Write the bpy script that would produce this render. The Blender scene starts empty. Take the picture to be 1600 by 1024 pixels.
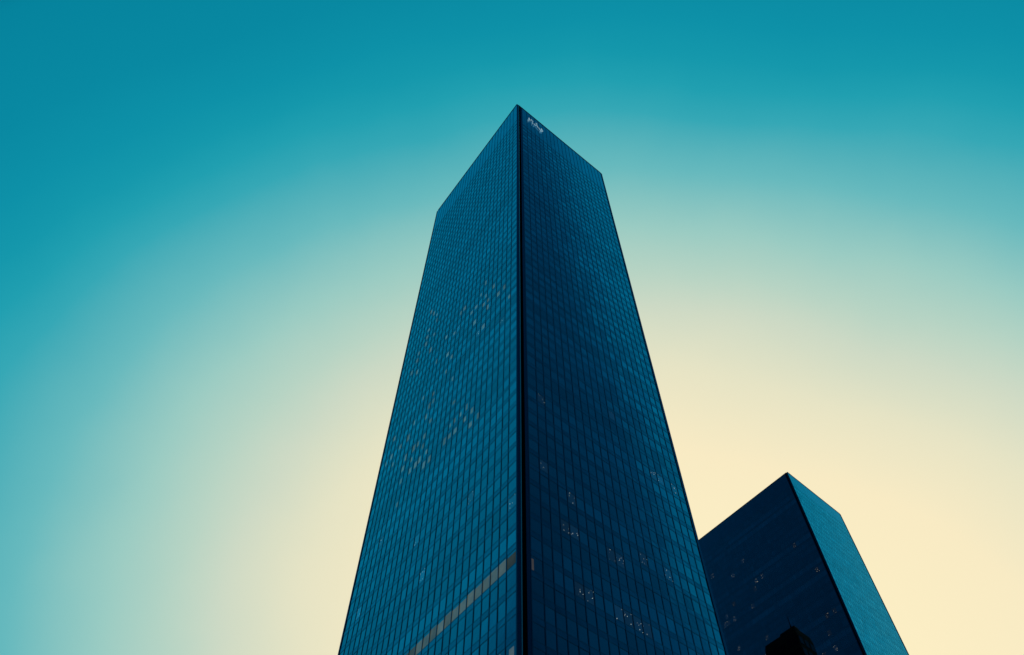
import bpy, bmesh, math, random
from mathutils import Vector, Matrix
random.seed(7)
R = math.radians
scene = bpy.context.scene
col = scene.collection
EYE = 1.65

# ------------------------------------------------------------------ materials
def new_mat(name):
    m = bpy.data.materials.new(name); m.use_nodes = True
    nt = m.node_tree; nt.nodes.clear()
    return m, nt
def N(nt, typ, **kw):
    n = nt.nodes.new(typ)
    for k, v in kw.items():
        if k == 'inp':
            for kk, vv in v.items(): n.inputs[kk].default_value = vv
        else: setattr(n, k, v)
    return n
def math_node(nt, op, a, b=None, c=None, clamp=False):
    n = nt.nodes.new('ShaderNodeMath'); n.operation = op; n.use_clamp = clamp
    for i, v in enumerate((a, b, c)):
        if v is None: continue
        if isinstance(v, (int, float)): n.inputs[i].default_value = v
        else: nt.links.new(v, n.inputs[i])
    return n.outputs[0]
def scaled(nt, colour, fac):
    n = N(nt, 'ShaderNodeVectorMath', operation='SCALE'); n.inputs[0].default_value = colour
    if isinstance(fac, (int, float)): n.inputs['Scale'].default_value = fac
    else: nt.links.new(fac, n.inputs['Scale'])
    return n.outputs[0]

def glass_mat(name, tint, base, rough=0.04, r0=0.55, emit=None, specks=None, wav=0.006):
    """coated curtain-wall glass: dark body, tinted mirror coat whose strength follows Fresnel"""
    m, nt = new_mat(name)
    out = N(nt, 'ShaderNodeOutputMaterial')
    tone = N(nt, 'ShaderNodeAttribute', attribute_name='tone')
    geo = N(nt, 'ShaderNodeNewGeometry')
    # slightly wavy float glass
    noise = N(nt, 'ShaderNodeTexNoise', inp={'Scale': 0.9, 'Detail': 2.0})
    nt.links.new(geo.outputs['Position'], noise.inputs['Vector'])
    bump = N(nt, 'ShaderNodeBump', inp={'Strength': 1.0, 'Distance': wav})
    nt.links.new(noise.outputs[0], bump.inputs['Height'])
    dot = N(nt, 'ShaderNodeVectorMath', operation='DOT_PRODUCT')
    nt.links.new(geo.outputs['Incoming'], dot.inputs[0]); nt.links.new(geo.outputs['Normal'], dot.inputs[1])
    c = math_node(nt, 'ABSOLUTE', dot.outputs['Value'])
    p = math_node(nt, 'POWER', math_node(nt, 'SUBTRACT', 1.0, c, clamp=True), 5.0)
    f = math_node(nt, 'MULTIPLY_ADD', p, 1.0 - r0, r0)
    tf = math_node(nt, 'MULTIPLY', f, tone.outputs['Fac'])
    gl = N(nt, 'ShaderNodeBsdfGlossy', inp={'Roughness': rough})
    nt.links.new(scaled(nt, tint, tf), gl.inputs['Color'])
    nt.links.new(bump.outputs[0], gl.inputs['Normal'])
    df = N(nt, 'ShaderNodeBsdfDiffuse'); df.inputs['Color'].default_value = (*base, 1)
    add = N(nt, 'ShaderNodeAddShader')
    nt.links.new(gl.outputs[0], add.inputs[0]); nt.links.new(df.outputs[0], add.inputs[1])
    last = add.outputs[0]
    if emit or specks:
        em = N(nt, 'ShaderNodeEmission')
        if emit:
            # a lit office with uneven blinds and furniture; painted glint for pale blinds
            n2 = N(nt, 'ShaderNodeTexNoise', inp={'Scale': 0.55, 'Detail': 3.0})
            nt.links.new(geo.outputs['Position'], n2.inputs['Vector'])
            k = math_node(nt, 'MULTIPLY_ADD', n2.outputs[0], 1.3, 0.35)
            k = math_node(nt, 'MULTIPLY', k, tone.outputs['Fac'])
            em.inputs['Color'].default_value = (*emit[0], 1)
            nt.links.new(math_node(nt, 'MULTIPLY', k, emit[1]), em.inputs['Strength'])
        else:
            # small ceiling lamps seen through the pane
            vo = N(nt, 'ShaderNodeTexVoronoi', inp={'Scale': specks[2]})
            nt.links.new(geo.outputs['Position'], vo.inputs['Vector'])
            k = math_node(nt, 'LESS_THAN', vo.outputs['Distance'], specks[3])
            sep = N(nt, 'ShaderNodeSeparateColor'); nt.links.new(vo.outputs['Color'], sep.inputs[0])
            k = math_node(nt, 'MULTIPLY', k, math_node(nt, 'GREATER_THAN', sep.outputs[0], 0.5))
            k = math_node(nt, 'MULTIPLY', k, math_node(nt, 'MULTIPLY_ADD', sep.outputs[1], 1.4, 0.15))
            k = math_node(nt, 'MULTIPLY_ADD', k, specks[1], 0.003)
            em.inputs['Color'].default_value = (*specks[0], 1)
            nt.links.new(k, em.inputs['Strength'])
        a2 = N(nt, 'ShaderNodeAddShader')
        nt.links.new(last, a2.inputs[0]); nt.links.new(em.outputs[0], a2.inputs[1])
        last = a2.outputs[0]
    nt.links.new(last, out.inputs['Surface'])
    return m

def metal_mat(name, colour, rough, metallic=0.6, var=0.25, scale=0.3):
    m, nt = new_mat(name)
    out = N(nt, 'ShaderNodeOutputMaterial')
    b = N(nt, 'ShaderNodeBsdfPrincipled', inp={'Roughness': rough, 'Metallic': metallic, 'Specular IOR Level': .5 if metallic else .06})
    geo = N(nt, 'ShaderNodeNewGeometry')
    no = N(nt, 'ShaderNodeTexNoise', inp={'Scale': scale, 'Detail': 4.0})
    nt.links.new(geo.outputs['Position'], no.inputs['Vector'])
    k = math_node(nt, 'MULTIPLY_ADD', no.outputs[0], 2 * var, 1 - var)
    nt.links.new(scaled(nt, colour, k), b.inputs['Base Color'])
    nt.links.new(b.outputs[0], out.inputs['Surface'])
    return m

TINT = (0.22, 0.72, 0.96)
M = {
 'glass':    glass_mat('blue_coated_glass', TINT, (0.0008, 0.004, 0.008)),
 'lit':      glass_mat('lit_office_glass', (0.15, 0.45, 0.50), (0.002, 0.004, 0.006), emit=((0.84, 0.78, 0.46), 0.066)),
 'yellow':   glass_mat('warm_lit_glass', TINT, (0.002, 0.004, 0.006), emit=((0.95, 0.66, 0.22), 0.055)),
 'pale':     glass_mat('blinds_painted_glint', (0.20, 0.56, 0.66), (0.002, 0.005, 0.008), emit=((0.72, 0.78, 0.54), 0.058)),  # glow in the pane paints the light caught by the blinds
 'speck':    glass_mat('glass_with_ceiling_lamps', TINT, (0.001, 0.004, 0.007), specks=((0.85, 0.97, 0.85), 0.6, 2.7, 0.16)),
 'ember':    glass_mat('glass_with_warm_lamps', TINT, (0.001, 0.004, 0.007), specks=((1.0, 0.90, 0.60), 0.5, 2.2, 0.18)),
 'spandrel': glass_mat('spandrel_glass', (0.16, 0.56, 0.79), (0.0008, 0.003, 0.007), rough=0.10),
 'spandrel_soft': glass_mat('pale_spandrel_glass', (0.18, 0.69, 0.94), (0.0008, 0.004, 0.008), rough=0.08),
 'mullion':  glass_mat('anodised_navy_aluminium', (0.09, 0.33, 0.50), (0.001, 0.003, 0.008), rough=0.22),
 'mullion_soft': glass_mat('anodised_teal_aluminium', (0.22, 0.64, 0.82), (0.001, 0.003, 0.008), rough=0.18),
 'transom':  glass_mat('anodised_blue_aluminium', (0.10, 0.40, 0.56), (0.001, 0.003, 0.008), rough=0.22),
 'post':     glass_mat('black_blue_metal', (0.06, 0.18, 0.34), (0.001, 0.002, 0.006), rough=0.25),
 'recess':   glass_mat('recess_lift_reflector', (0.10, 0.35, 0.60), (0.002, 0.005, 0.012), rough=0.3),  # reflective tint set to lift the dark of the recess
 'black':    metal_mat('black_metal', (0.002, 0.004, 0.009), 0.6, 0.2),
 'trim':     glass_mat('polished_steel_trim', (0.95, 0.95, 0.95), (0.01, 0.015, 0.02), rough=0.2, r0=0.85),
 'core':     metal_mat('black_void', (0.001, 0.002, 0.005), 0.9, 0.0),
 'parapet':  glass_mat('parapet_panel', (0.25, 0.68, 0.94), (0.0008, 0.003, 0.007), rough=0.10),
 'roof':     metal_mat('roof_membrane', (0.12, 0.12, 0.12), 0.9, 0.0),
 'sign':     None,
 'silhouette':    metal_mat('silhouette_near_black', (0.0012, 0.0016, 0.004), 0.85, 0.0, 0.35, 0.5),  # even near-black for the solid that replaces a mirrored silhouette
 'darkglass':glass_mat('silhouette_dark_glass', (0.05, 0.08, 0.14), (0.001, 0.001, 0.003), rough=0.2, r0=0.06),
}
def sign_material():
    m, nt = new_mat('glowing_sign_enamel')
    out = N(nt, 'ShaderNodeOutputMaterial')
    b = N(nt, 'ShaderNodeBsdfPrincipled', inp={'Roughness': 0.4})
    b.inputs['Base Color'].default_value = (0.35, 0.55, 0.65, 1)
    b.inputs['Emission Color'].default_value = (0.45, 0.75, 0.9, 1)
    b.inputs['Emission Strength'].default_value = 0.34  # self-glow put into the enamel so the letters look pale
    nt.links.new(b.outputs[0], out.inputs['Surface'])
    return m
M['sign'] = sign_material()

# ------------------------------------------------------------------ mesh helpers
class MB:
    """collects hexahedra, each with a tone, and links them as ONE mesh object"""
    def __init__(s): s.v = []; s.f = []; s.t = []
    def hexa(s, p, tone=1.0):                       # p: 4 bottom + 4 top corners
        b = len(s.v); s.v += [tuple(q) for q in p]
        fs = [(0,3,2,1),(4,5,6,7),(0,1,5,4),(1,2,6,5),(2,3,7,6),(3,0,4,7)]
        s.f += [tuple(b+i for i in f) for f in fs]; s.t += [tone]*6
    def prism(s, poly, z0, z1, tone=1.0, top=None):
        b = len(s.v); n = len(poly); top = top or poly
        s.v += [(p[0],p[1],z0) for p in poly] + [(p[0],p[1],z1) for p in top]
        s.f.append(tuple(b+i for i in reversed(range(n)))); s.f.append(tuple(b+n+i for i in range(n)))
        for i in range(n):
            j = (i+1) % n; s.f.append((b+i, b+j, b+n+j, b+n+i))
        s.t += [tone]*(n+2)
    def build(s, name, mat, parent=None, label=None, kind=None):
        me = bpy.data.meshes.new(name); me.from_pydata(s.v, [], s.f)
        bm = bmesh.new(); bm.from_mesh(me); bmesh.ops.recalc_face_normals(bm, faces=bm.faces[:]); bm.to_mesh(me); bm.free()
        at = me.attributes.new('tone', 'FLOAT', 'FACE'); at.data.foreach_set('value', s.t)
        me.materials.append(mat)
        o = bpy.data.objects.new(name, me); col.objects.link(o)
        if parent: o.parent = parent
        if label: o['label'] = label
        if kind: o['kind'] = kind
        return o
def thing(name, label, cat, loc, group=None):
    o = bpy.data.objects.new(name, None); col.objects.link(o)
    o.location = loc; o.empty_display_size = 2
    o['label'] = label; o['category'] = cat
    if group: o['group'] = group
    return o

# ------------------------------------------------------------------ camera
F = 1220.0 / 1600.0
rt = (0.99994188, -0.01078104, 0.0); fw = (-0.00921105, -0.85432476, 0.51965792); up = (0.00560246, 0.51962772, 0.85437442)
cr, cu, cf = (Vector((rt[i], fw[i], up[i])) for i in range(3))
cam_d = bpy.data.cameras.new('camera'); cam = bpy.data.objects.new('camera', cam_d); col.objects.link(cam)
cam_d.sensor_width = 36; cam_d.sensor_fit = 'HORIZONTAL'; cam_d.lens = 36 * F
cam_d.clip_start = 0.1; cam_d.clip_end = 6000
mat = Matrix((cr, cu, -cf)).transposed().to_4x4(); mat.translation = (0, 0, EYE)
cam.matrix_world = mat
scene.camera = cam
def seen(p):
    d = p - Vector((0, 0, EYE)); z = d.dot(cf)
    if z <= 0: return False
    x = d.dot(cr)/z*F; y = d.dot(cu)/z*F
    return abs(x) < .5 and abs(y) < .32

# ------------------------------------------------------------------ towers
PITCH = 3.7485; Z20 = 77.385; BAND = 1.10; MOD = 1.9737; TOP = 307.65; NFL = 76
def zb(i): return Z20 + PITCH * (i - 20)              # underside of the glass of storey i

def tower(name, label, group, A, L, Rr, notch, special, hide=None, mul='mullion', mw=.085, nfl=76, soft=1.0):
    root = thing(name, label, 'tower', (A[0], A[1], 0), group)
    u = Vector((L[0]-A[0], L[1]-A[1], 0)); WL = u.length; u /= WL
    v = Vector((Rr[0]-A[0], Rr[1]-A[1], 0)); WR = v.length; v /= WR
    base = Vector((A[0], A[1], 0))
    nL = Vector((u.y, -u.x, 0)); nL = nL if nL.dot(v) < 0 else -nL
    nR = Vector((v.y, -v.x, 0)); nR = nR if nR.dot(u) < 0 else -nR
    far = u*WL + v*WR
    faces = {'L': (Vector((0,0,0)), u, nL, WL), 'R': (Vector((0,0,0)), v, nR, WR),
             'LB': (u*WL, v, -nR, WR), 'RB': (v*WR, u, -nL, WL)}
    def hexa(mb, fk, s0, s1, z0, z1, d0, d1, tone=1.0, tilt=(0,0,0,0)):
        o, t, n, W = faces[fk]
        P = lambda s, z, d: o + t*s + n*d + Vector((0,0,z))
        mb.hexa([P(s0,z0,d0), P(s1,z0,d0), P(s1,z0,d1+tilt[0]), P(s0,z0,d1+tilt[1]),
                 P(s0,z1,d0), P(s1,z1,d0), P(s1,z1,d1+tilt[2]), P(s0,z1,d1+tilt[3])], tone)
    # where the panes of each face begin and end
    S0 = {'L': .16, 'R': .2, 'LB': .4, 'RB': .4}
    first = {'L': 2.52, 'R': 2.52, 'LB': 2.4, 'RB': 2.4}
    S0[notch] = 2.45; first[notch] = 2.86 if notch == 'R' else 2.6
    other = 'L' if notch == 'R' else 'R'
    NW = 1.65 if notch == 'R' else 1.3                  # far side of the dark corner recess
    S0[notch] = 2.52 if notch == 'R' else 1.76
    bounds = {}
    for fk in faces:
        W = faces[fk][3]; end = W - {'L': .32, 'R': .58}.get(fk, .4)
        bs = [S0[fk]]; s = first[fk]
        if s - bs[0] < .9: s += MOD
        while s < end - .8: bs.append(s); s += MOD
        bs.append(end); bounds[fk] = bs
    # inner body with the re-entrant corner
    e = .22
    def pt(a, b): return u*a + v*b                      # a along the left face, b along the right
    if notch == 'R':
        poly = [pt(e,e), pt(e,.86), pt(1.3,.86), pt(1.3,NW), pt(e,NW), pt(e,WR-e), pt(WL-e,WR-e), pt(WL-e,e)]
    else:
        poly = [pt(e,e), pt(e,WR-e), pt(WL-e,WR-e), pt(WL-e,e), pt(NW,e), pt(NW,1.3), pt(.86,1.3), pt(.86,e)]
    mb = MB(); mb.prism(poly, 0, TOP-.6); mb.build('inner_wall', M['core'], root)
    mb = MB(); mb.prism([pt(.02,.02), pt(.02,WR-.02), pt(WL-.02,WR-.02), pt(WL-.02,.02)], TOP-.6, TOP-.25)
    mb.build('roof', M['roof'], root)
    # corner posts
    mb = MB()
    mb.prism([pt(-.04,-.04), pt(-.04,.70), pt(.5,.70), pt(.5,.5), pt(.09,.10), pt(.09,-.04)] if notch == 'R' else
             [pt(-.04,-.04), pt(-.04,.09), pt(.10,.09), pt(.5,.5), pt(.70,.5), pt(.70,-.04)], 0, TOP+.05)
    post = mb.build('corner_post', M['post'], root, 'dark post at the near corner')
    mb = MB(); hexa(mb, notch, .705, .86, 0, TOP, -.3, .06)
    mb.build('metal_trim', M['trim'] if notch == 'R' else M['black'], post)
    for q in ((1.02, 1.36) if notch == 'R' else (1.05,)):
        mb = MB(); hexa(mb, notch, q, q+.10, 0, TOP-.7, -1.0, -.45); mb.build('rib', M['black'], post)
    mb = MB(); hexa(mb, notch, NW-.02, NW+.18, 0, TOP, -.25, .14); hexa(mb, notch, NW+.18, S0[notch]-.01, 0, TOP, -.25, .02)
    mb.build('recess_frame', M['post'], post)
    for fk in ('L', 'R'):
        W = faces[fk][3]
        mb = MB(); hexa(mb, fk, W-(.32 if fk == 'L' else .58), W+.06, 0, TOP+.05, -.3, .12); p2 = mb.build('corner_post', M['post'], root)
        mb = MB(); hexa(mb, fk, W+.061, W+.14, 0, TOP, -.2, .05); mb.build('metal_trim', M['post'], p2)
    mb = MB(); hexa(mb, notch, .9, NW-.03, 0, TOP-.7, -1.29, -1.0); mb.build('recess_lift_panel', M['recess'], post)  # lining added to catch sky and lighten the dark recess
    # spandrel bands, one ring per storey
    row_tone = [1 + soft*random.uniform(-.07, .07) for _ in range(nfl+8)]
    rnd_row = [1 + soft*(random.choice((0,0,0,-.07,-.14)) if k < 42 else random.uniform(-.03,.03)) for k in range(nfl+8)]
    for i in range(0, nfl+1):
        mb = MB(); z1 = zb(i); z0 = z1 - BAND
        if z0 < 0: z0 = 0.0
        for fk, bs in bounds.items():
            for a, b in zip(bs, bs[1:]):
                hexa(mb, fk, a+.02, b-.02, z0, z1-.12, -.12, .0, row_tone[i]*random.uniform(.94,1.06),
                     [random.uniform(-.006,.006) for _ in range(4)])
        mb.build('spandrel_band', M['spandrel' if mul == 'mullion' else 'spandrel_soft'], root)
        mb = MB()
        for fk in ('L','R'):
            bs = bounds[fk]; hexa(mb, fk, bs[0], bs[-1], z1-.115, z1-.02, -.12, .016)
            hexa(mb, fk, bs[0], bs[-1], z0-.06, z0-.004, -.12, .008)
        mb.build('transom', M['transom'], root)
    # parapet panels above the last storey
    mb = MB()
    levels = [zb(nfl)]
    while levels[-1] + PITCH*1.2 < TOP: levels.append(levels[-1] + PITCH)
    levels.append(TOP)
    for za, zc in zip(levels, levels[1:]):
        for fk, bs in bounds.items():
            for a, b in zip(bs, bs[1:]):
                hexa(mb, fk, a+.01, b-.01, za, zc-.03, -.12, 0, random.uniform(.95,1.05), [random.uniform(-.004,.004) for _ in range(4)])
    mb.build('parapet', M['parapet'], root)
    mb = MB()
    for fk in ('L','R'): hexa(mb, fk, .16 if fk != notch else NW+.5, faces[fk][3]-.60, TOP+.005, TOP+.30, -.5, .12)
    hexa(mb, notch, .71, NW+.5, TOP+.006, TOP+.29, -.5, .11)
    mb.build('coping', M['post'], root)
    # mullions, full height
    for fk in ('L','R'):
        for s in bounds[fk][:-1]:
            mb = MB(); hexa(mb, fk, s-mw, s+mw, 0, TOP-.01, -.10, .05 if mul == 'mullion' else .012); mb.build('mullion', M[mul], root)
    # windows
    cells = []
    for fk, bs in bounds.items():
        o, t, n, W = faces[fk]
        for i in range(nfl):
            for c, (a, b) in enumerate(zip(bs, bs[1:])):
                z0, z1 = zb(i) + .0, zb(i+1) - BAND - .06
                cen = base + o + t*((a+b)/2) + Vector((0,0,(z0+z1)/2))
                d = Vector((0,0,EYE)) - cen; r = d.length
                area = (b-a)*(z1-z0)*max(0, d.dot(n)/r)/r**2
                if fk in ('LB','RB') or not seen(cen) or (hide and hide(cen)): area = 0
                cells.append((area, fk, i, c, a, b, z0, z1))
    cells.sort(key=lambda q: -q[0])
    rest = MB(); n_single = 0
    sp = {k: v for k, v in special}
    kinds = {'lit': ('lit_window', 'lit window with a pale warm room behind'), 'yellow': ('lit_window', 'window with yellow lamplight'),
             'pale': ('pale_window', 'window with pale blinds, glint painted as glow'), 'speck': ('lit_window', 'dark window with small lamps glinting inside'),
             'ember': ('lit_window', 'dark window with faint warm lamps inside')}
    for area, fk, i, c, a, b, z0, z1 in cells:
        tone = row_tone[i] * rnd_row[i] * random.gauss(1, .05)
        # some storeys on the second tower's left face are a little lighter
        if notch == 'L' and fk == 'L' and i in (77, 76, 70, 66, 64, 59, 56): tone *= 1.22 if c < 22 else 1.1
        if notch == 'R' and fk == 'R' and ((i == 20 and 1 < c < 17) or (i == 23 and 2 < c < 13) or (i == 25 and 3 < c < 11)): tone *= 1.18  # lighter rows painted into the panes to imitate reflection bands
        tl = [random.uniform(-.012,.012) for _ in range(3)]; tl.append(tl[0]+tl[2]-tl[1])
        tl = [tl[0], tl[1], tl[2], tl[1]+tl[2]-tl[0]]
        k = sp.get((fk, i, c))
        if k:
            nm, lb = kinds[k]
            if k in ('speck', 'ember'): lo, hi, sa, sb = z0, z1, a+.02, b-.02
            elif k == 'pale':
                wd = (b-a-.04)*random.uniform(.28,.6); sa = random.uniform(a+.02, b-.02-wd); sb = sa+wd
                lo = z0 + (z1-z0)*random.uniform(0,.3); hi = lo + (z1-lo)*random.uniform(.6,1)
            else: lo, hi, sa, sb = z0, z0+(z1-z0)*random.uniform(.76,.9), a+.02, b-.02
            if k == 'yellow': sb = sa + (b-a)*.24
            lt = random.uniform(.75,1.2)
            if k == 'lit': lt = random.uniform(.6,1.1) * (.55 if c == 0 or c > 12 else 1)
            mb = MB(); hexa(mb, fk, sa, sb, lo, hi, -.12, -.03, lt)
            pane = mb.build(nm, M[k], root, lb)
            mb = MB()                                   # the unlit glass of the same pane
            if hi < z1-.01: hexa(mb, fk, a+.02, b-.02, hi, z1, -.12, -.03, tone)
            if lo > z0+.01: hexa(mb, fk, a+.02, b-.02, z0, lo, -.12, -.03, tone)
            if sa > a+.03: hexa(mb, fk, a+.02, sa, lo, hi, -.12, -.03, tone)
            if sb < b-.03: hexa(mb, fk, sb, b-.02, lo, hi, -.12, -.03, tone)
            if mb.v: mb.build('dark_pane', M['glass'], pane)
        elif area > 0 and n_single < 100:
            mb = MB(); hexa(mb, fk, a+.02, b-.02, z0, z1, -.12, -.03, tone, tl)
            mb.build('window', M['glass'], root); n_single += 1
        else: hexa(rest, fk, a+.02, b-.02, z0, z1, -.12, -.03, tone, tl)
    rest.build('windows', M['glass'], root, kind='stuff')
    return root, faces, bounds

K = 1.53
A1 = (0.69246397*K, 54.8730799*K); L1 = (-20.94585137*K, 84.6021353*K); R1 = (23.53154188*K, 73.23917334*K)
A2 = (93.26148423*K, 177.52409141*K); L2 = (67.45910938*K, 210.62724644*K); R2 = (115.5299521*K, 196.69621345*K)
L2 = (A2[0]+(L2[0]-A2[0])*1.18, A2[1]+(L2[1]-A2[1])*1.18)

pale = [(32,6),(32,7),(33,7),(33,8),(33,11),(33,12),(34,8),(34,9),(34,10),(34,11),(34,16),(34,17),(34,18),(34,19),(34,21),(35,17),(36,17),(36,18),(36,19),(36,21),(37,16),(37,24),(38,17),(38,23),(38,26),(39,16),(39,17),(41,14),(41,19),(42,13),(43,3),(43,5),(43,8),(44,5),(44,6),(44,17),(45,4),(45,13),(46,7),(47,6),(47,11),(47,24),(48,23),(49,19),(49,21),(49,23),(50,21),(52,19),(53,20),(16,1),(16,0)]
spL = [(23,0),(24,13),(26,6),(26,25),(27,15),(30,23),(39,2),(41,7),(45,12)]
spR = [(20,4),(20,5),(20,8),(20,9),(20,10),(20,11),(20,17),(23,3),(23,4),(23,8),(23,9),(24,12),(24,15),(25,4),(26,1),(31,1),(31,16),(31,17),(31,19),(34,11)]
spS = [(55,4),(55,7),(57,4),(59,1),(59,3),(59,21),(61,19),(62,27),(65,1),(66,20),(66,26),(66,28),(66,29),(67,28),(68,18),(68,25),(69,15),(69,17),(70,4),(72,23),(73,19),(74,29)]
random.seed(11)
pale += [(r+random.choice((-2,-1,1,2)), max(0,min(26,c+random.choice((-2,-1,0,1,2))))) for r,c in pale[8:49] if random.random()<.75]
pale = sorted(set(p for p in pale if p not in spL))
special1 = [(('L',r,c),'pale') for r,c in pale] + [(('L',r,c),'speck') for r,c in spL] + [(('R',r,c),'speck') for r,c in spR] \
         + [(('L',20,c),'lit') for c in range(0,15)] + [(('R',20,0),'yellow'), (('L',16,2),'yellow')]
special2 = [(('L',r,c),'ember') for r,c in spS]
t1, f1, b1 = tower('glass_tower', 'tall dark blue glass skyscraper in the middle with a row of lit windows', 'glass office towers',
                   A1, L1, R1, 'R', special1)
def behind(p):                                          # hidden by the first tower
    return p.x/p.y < R1[0]/R1[1]
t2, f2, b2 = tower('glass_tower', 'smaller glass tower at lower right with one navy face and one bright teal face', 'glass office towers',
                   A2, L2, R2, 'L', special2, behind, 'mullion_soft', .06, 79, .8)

# ------------------------------------------------------------------ sign high on the first tower
strokes = [[(5.29,294.09),(5.58,298.72),(6.19,296.32)],[(6.68,299.09),(7.34,298.1)],[(7.67,298.61),(7.28,296.09),(7.59,295.04)],
 [(8.52,297.29),(8.25,295.32),(8.93,296.18),(9.55,297.9),(9.6,299.3),(9.16,299.5)],[(9.61,297.06),(10.13,295.9)],[(10.47,296.04),(11.1,295.13)],
 [(11.26,293.66),(11.55,295.51),(11.85,297.79),(12.44,295.68),(11.26,293.66)]]
o, t, n, W = f1['R']
sg = thing('building_sign', 'small pale lettering high on the right face of the tall tower beside its top corner', 'sign',
           (A1[0]+t.x*8.5, A1[1]+t.y*8.5, EYE+293.5))
for st in strokes:
    mb = MB(); w = .075 if st is not strokes[-1] else .13
    for (sa, za), (sb, zc) in zip(st, st[1:]):
        d = Vector((sb-sa, zc-za)); d.normalize(); q = Vector((-d.y, d.x))*w
        pa = Vector((sa, za)) - d*w*.5; pb = Vector((sb, zc)) + d*w*.5
        P = lambda p2, dd: t*(p2.x-8.5) + n*dd + Vector((0,0,p2.y-293.5))
        mb.hexa([P(pa-q,.2),P(pb-q,.2),P(pb+q,.2),P(pa+q,.2),P(pa-q,.5),P(pb-q,.5),P(pb+q,.5),P(pa+q,.5)])
    mb.build('letter', M['sign'], sg)

# ------------------------------------------------------------------ dark stepped solid standing in for a reflection in the second tower's glass
def reflection_standin():
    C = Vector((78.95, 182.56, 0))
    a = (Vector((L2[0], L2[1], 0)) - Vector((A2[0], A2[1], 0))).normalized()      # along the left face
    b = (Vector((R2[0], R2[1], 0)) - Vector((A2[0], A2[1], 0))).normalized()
    r = thing('reflected_building', 'near black stepped shape with a thin spire standing in for a reflection in the navy face of the right tower', 'building', (C.x, C.y, 0))
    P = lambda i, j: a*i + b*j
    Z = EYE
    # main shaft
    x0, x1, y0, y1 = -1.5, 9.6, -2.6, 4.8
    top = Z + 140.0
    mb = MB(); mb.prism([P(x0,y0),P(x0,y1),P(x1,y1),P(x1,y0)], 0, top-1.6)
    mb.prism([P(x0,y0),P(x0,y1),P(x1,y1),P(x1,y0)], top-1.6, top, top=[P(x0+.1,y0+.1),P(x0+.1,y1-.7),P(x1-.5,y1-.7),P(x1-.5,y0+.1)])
    wall = mb.build('shaft', M['silhouette'], r)
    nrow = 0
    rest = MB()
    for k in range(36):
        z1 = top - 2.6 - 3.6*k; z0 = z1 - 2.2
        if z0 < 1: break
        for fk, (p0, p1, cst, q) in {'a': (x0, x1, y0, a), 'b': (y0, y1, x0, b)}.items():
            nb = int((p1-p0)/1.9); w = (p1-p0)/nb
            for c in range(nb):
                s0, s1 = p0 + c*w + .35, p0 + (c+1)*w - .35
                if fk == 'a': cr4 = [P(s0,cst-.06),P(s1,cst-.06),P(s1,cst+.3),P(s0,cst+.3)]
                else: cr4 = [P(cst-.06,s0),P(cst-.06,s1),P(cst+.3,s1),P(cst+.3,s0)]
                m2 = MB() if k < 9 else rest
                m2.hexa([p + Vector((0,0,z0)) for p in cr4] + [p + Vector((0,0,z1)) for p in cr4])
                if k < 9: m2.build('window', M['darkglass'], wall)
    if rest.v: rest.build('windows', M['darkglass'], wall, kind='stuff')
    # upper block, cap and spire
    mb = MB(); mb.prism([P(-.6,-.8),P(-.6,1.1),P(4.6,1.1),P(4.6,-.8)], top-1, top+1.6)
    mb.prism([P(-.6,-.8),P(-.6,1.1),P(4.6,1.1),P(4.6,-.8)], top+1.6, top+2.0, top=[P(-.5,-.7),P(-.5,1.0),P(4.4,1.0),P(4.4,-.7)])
    ub = mb.build('upper_block', M['silhouette'], r)
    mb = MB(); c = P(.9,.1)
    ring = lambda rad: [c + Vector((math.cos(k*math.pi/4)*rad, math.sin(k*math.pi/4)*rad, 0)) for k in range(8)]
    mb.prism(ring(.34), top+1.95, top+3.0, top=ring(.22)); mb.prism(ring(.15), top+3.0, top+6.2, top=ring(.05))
    mb.build('spire', M['silhouette'], r)
reflection_standin()

# ------------------------------------------------------------------ ground
def ground():
    m, nt = new_mat('plaza_paving')
    out = N(nt, 'ShaderNodeOutputMaterial'); b = N(nt, 'ShaderNodeBsdfPrincipled', inp={'Roughness': .8})
    geo = N(nt, 'ShaderNodeNewGeometry')
    br = N(nt, 'ShaderNodeTexBrick', inp={'Scale': .6, 'Color1': (.16,.16,.165,1), 'Color2': (.12,.12,.125,1), 'Mortar': (.05,.05,.05,1), 'Mortar Size': .012})
    nt.links.new(geo.outputs['Position'], br.inputs['Vector']); nt.links.new(br.outputs[0], b.inputs['Base Color'])
    nt.links.new(b.outputs[0], out.inputs['Surface'])
    me = bpy.data.meshes.new('ground'); s = 3000
    me.from_pydata([(-s,-s,0),(s,-s,0),(s,s,0),(-s,s,0)], [], [(0,1,2,3)]); me.materials.append(m)
    o = bpy.data.objects.new('ground', me); col.objects.link(o); o['kind'] = 'structure'; o['label'] = 'grey paved plaza at the foot of the towers'
ground()

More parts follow.
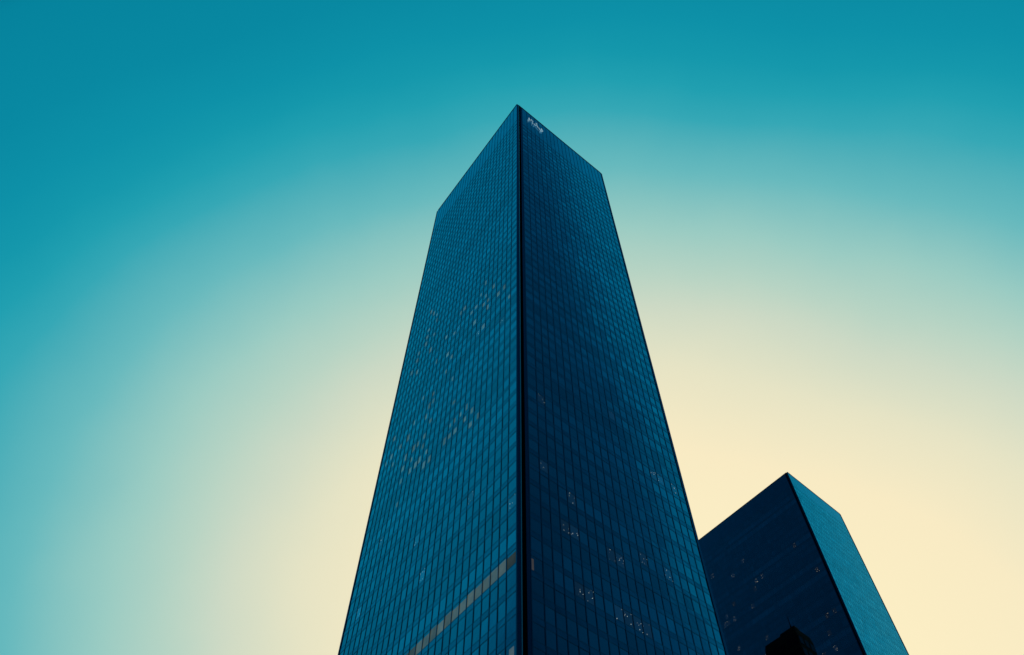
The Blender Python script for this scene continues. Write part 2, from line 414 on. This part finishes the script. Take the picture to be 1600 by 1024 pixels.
# ------------------------------------------------------------------ sky and sun
AZ, EL, RO, KX, ZO = R(16.99), R(31.39), R(-29.96), 0.7119, 0.5952
g = Vector((math.sin(AZ)*math.cos(EL), math.cos(AZ)*math.cos(EL), math.sin(EL)))
r0 = Vector((math.cos(AZ), -math.sin(AZ), 0)); u0 = r0.cross(g)
if u0.z < 0: u0 = -u0
rg = r0*math.cos(RO) + u0*math.sin(RO); ug = u0*math.cos(RO) - r0*math.sin(RO)
SUN_AZ, SUN_EL = R(14), R(24)
w = bpy.data.worlds.new('World'); scene.world = w; w.use_nodes = True
nt = w.node_tree; nt.nodes.clear()
out = N(nt, 'ShaderNodeOutputWorld'); bg = N(nt, 'ShaderNodeBackground', inp={'Strength': 0.1})
nt.links.new(bg.outputs[0], out.inputs['Surface'])
tc = N(nt, 'ShaderNodeTexCoord')
def dotn(vec):
    d = N(nt, 'ShaderNodeVectorMath', operation='DOT_PRODUCT'); d.inputs[1].default_value = vec
    nt.links.new(tc.outputs['Generated'], d.inputs[0]); return d.outputs['Value']
q = math_node(nt, 'MULTIPLY', dotn(rg), KX); p = dotn(ug); z = math_node(nt, 'ADD', dotn(g), ZO)
s2 = math_node(nt, 'SQRT', math_node(nt, 'ADD', math_node(nt, 'MULTIPLY', q, q), math_node(nt, 'MULTIPLY', p, p)))
ang = math_node(nt, 'ARCTAN2', s2, z)
# faint drifting thin haze
hz = N(nt, 'ShaderNodeTexNoise', inp={'Scale': 1.7, 'Detail': 6.0, 'Roughness': .5})
nt.links.new(tc.outputs['Generated'], hz.inputs['Vector'])
ang = math_node(nt, 'ADD', ang, math_node(nt, 'MULTIPLY_ADD', hz.outputs[0], R(4.0), R(-1.75)))
# sky darkened off to the right and behind, added to dim the mirroring glass
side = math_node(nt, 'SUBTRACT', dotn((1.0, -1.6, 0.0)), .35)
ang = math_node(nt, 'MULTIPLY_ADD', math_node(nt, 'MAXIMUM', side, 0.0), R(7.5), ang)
SMAX = 70.0
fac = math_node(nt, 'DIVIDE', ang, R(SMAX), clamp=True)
def lin(c): return tuple((x/255/12.92) if x <= 10 else ((x/255+.055)/1.055)**2.4 for x in c)
stops = [(0,(253,240,197)),(7,(252,238,196)),(10.7,(249,235,196)),(13.8,(231,228,197)),(16.2,(206,218,197)),(17.8,(183,212,196)),(19.7,(155,204,195)),(22.3,(104,186,190)),(24.9,(53,168,182)),(26.2,(32,160,177)),(27.4,(19,152,172)),(28.8,(11,145,168)),(31,(6,137,162)),(34.4,(3,131,157)),(35.5,(3,114,143)),(36.6,(2,92,122)),(37.6,(1,76,106)),(39,(1,70,99)),(42,(1,62,89)),(46,(1,47,72)),(49,(1,41,65)),(55,(1,36,58)),(70,(1,30,52))]
rp = N(nt, 'ShaderNodeValToRGB'); el = rp.color_ramp.elements
while len(el) > 1: el.remove(el[-1])
el[0].position = 0; el[0].color = (*lin(stops[0][1]), 1)
for s, c in stops[1:]:
    e = el.new(s/SMAX); e.color = (*lin(c), 1)
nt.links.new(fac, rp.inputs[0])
sk = N(nt, 'ShaderNodeTexSky', sky_type='NISHITA', sun_disc=False, sun_elevation=SUN_EL, sun_rotation=SUN_AZ, altitude=50, dust_density=1.5)
gain = N(nt, 'ShaderNodeVectorMath', operation='SCALE'); gain.inputs['Scale'].default_value = 10.0
nt.links.new(rp.outputs[0], gain.inputs[0])
mx = N(nt, 'ShaderNodeMix', data_type='RGBA'); mx.inputs[0].default_value = 0.01
nt.links.new(gain.outputs[0], mx.inputs[6]); nt.links.new(sk.outputs[0], mx.inputs[7])
nt.links.new(mx.outputs[2], bg.inputs['Color'])

sd = bpy.data.lights.new('sun', 'SUN'); sd.energy = 2.0; sd.angle = R(.53); sd.color = (1, .9, .75)
so = bpy.data.objects.new('sun', sd); col.objects.link(so)
to_sun = Vector((math.sin(SUN_AZ)*math.cos(SUN_EL), math.cos(SUN_AZ)*math.cos(SUN_EL), math.sin(SUN_EL)))
so.rotation_euler = to_sun.to_track_quat('Z', 'Y').to_euler(); so.location = to_sun*800

vs = scene.view_settings
vs.view_transform = 'Standard'; vs.look = 'None'; vs.exposure = 0; vs.gamma = 1; vs.use_curve_mapping = False
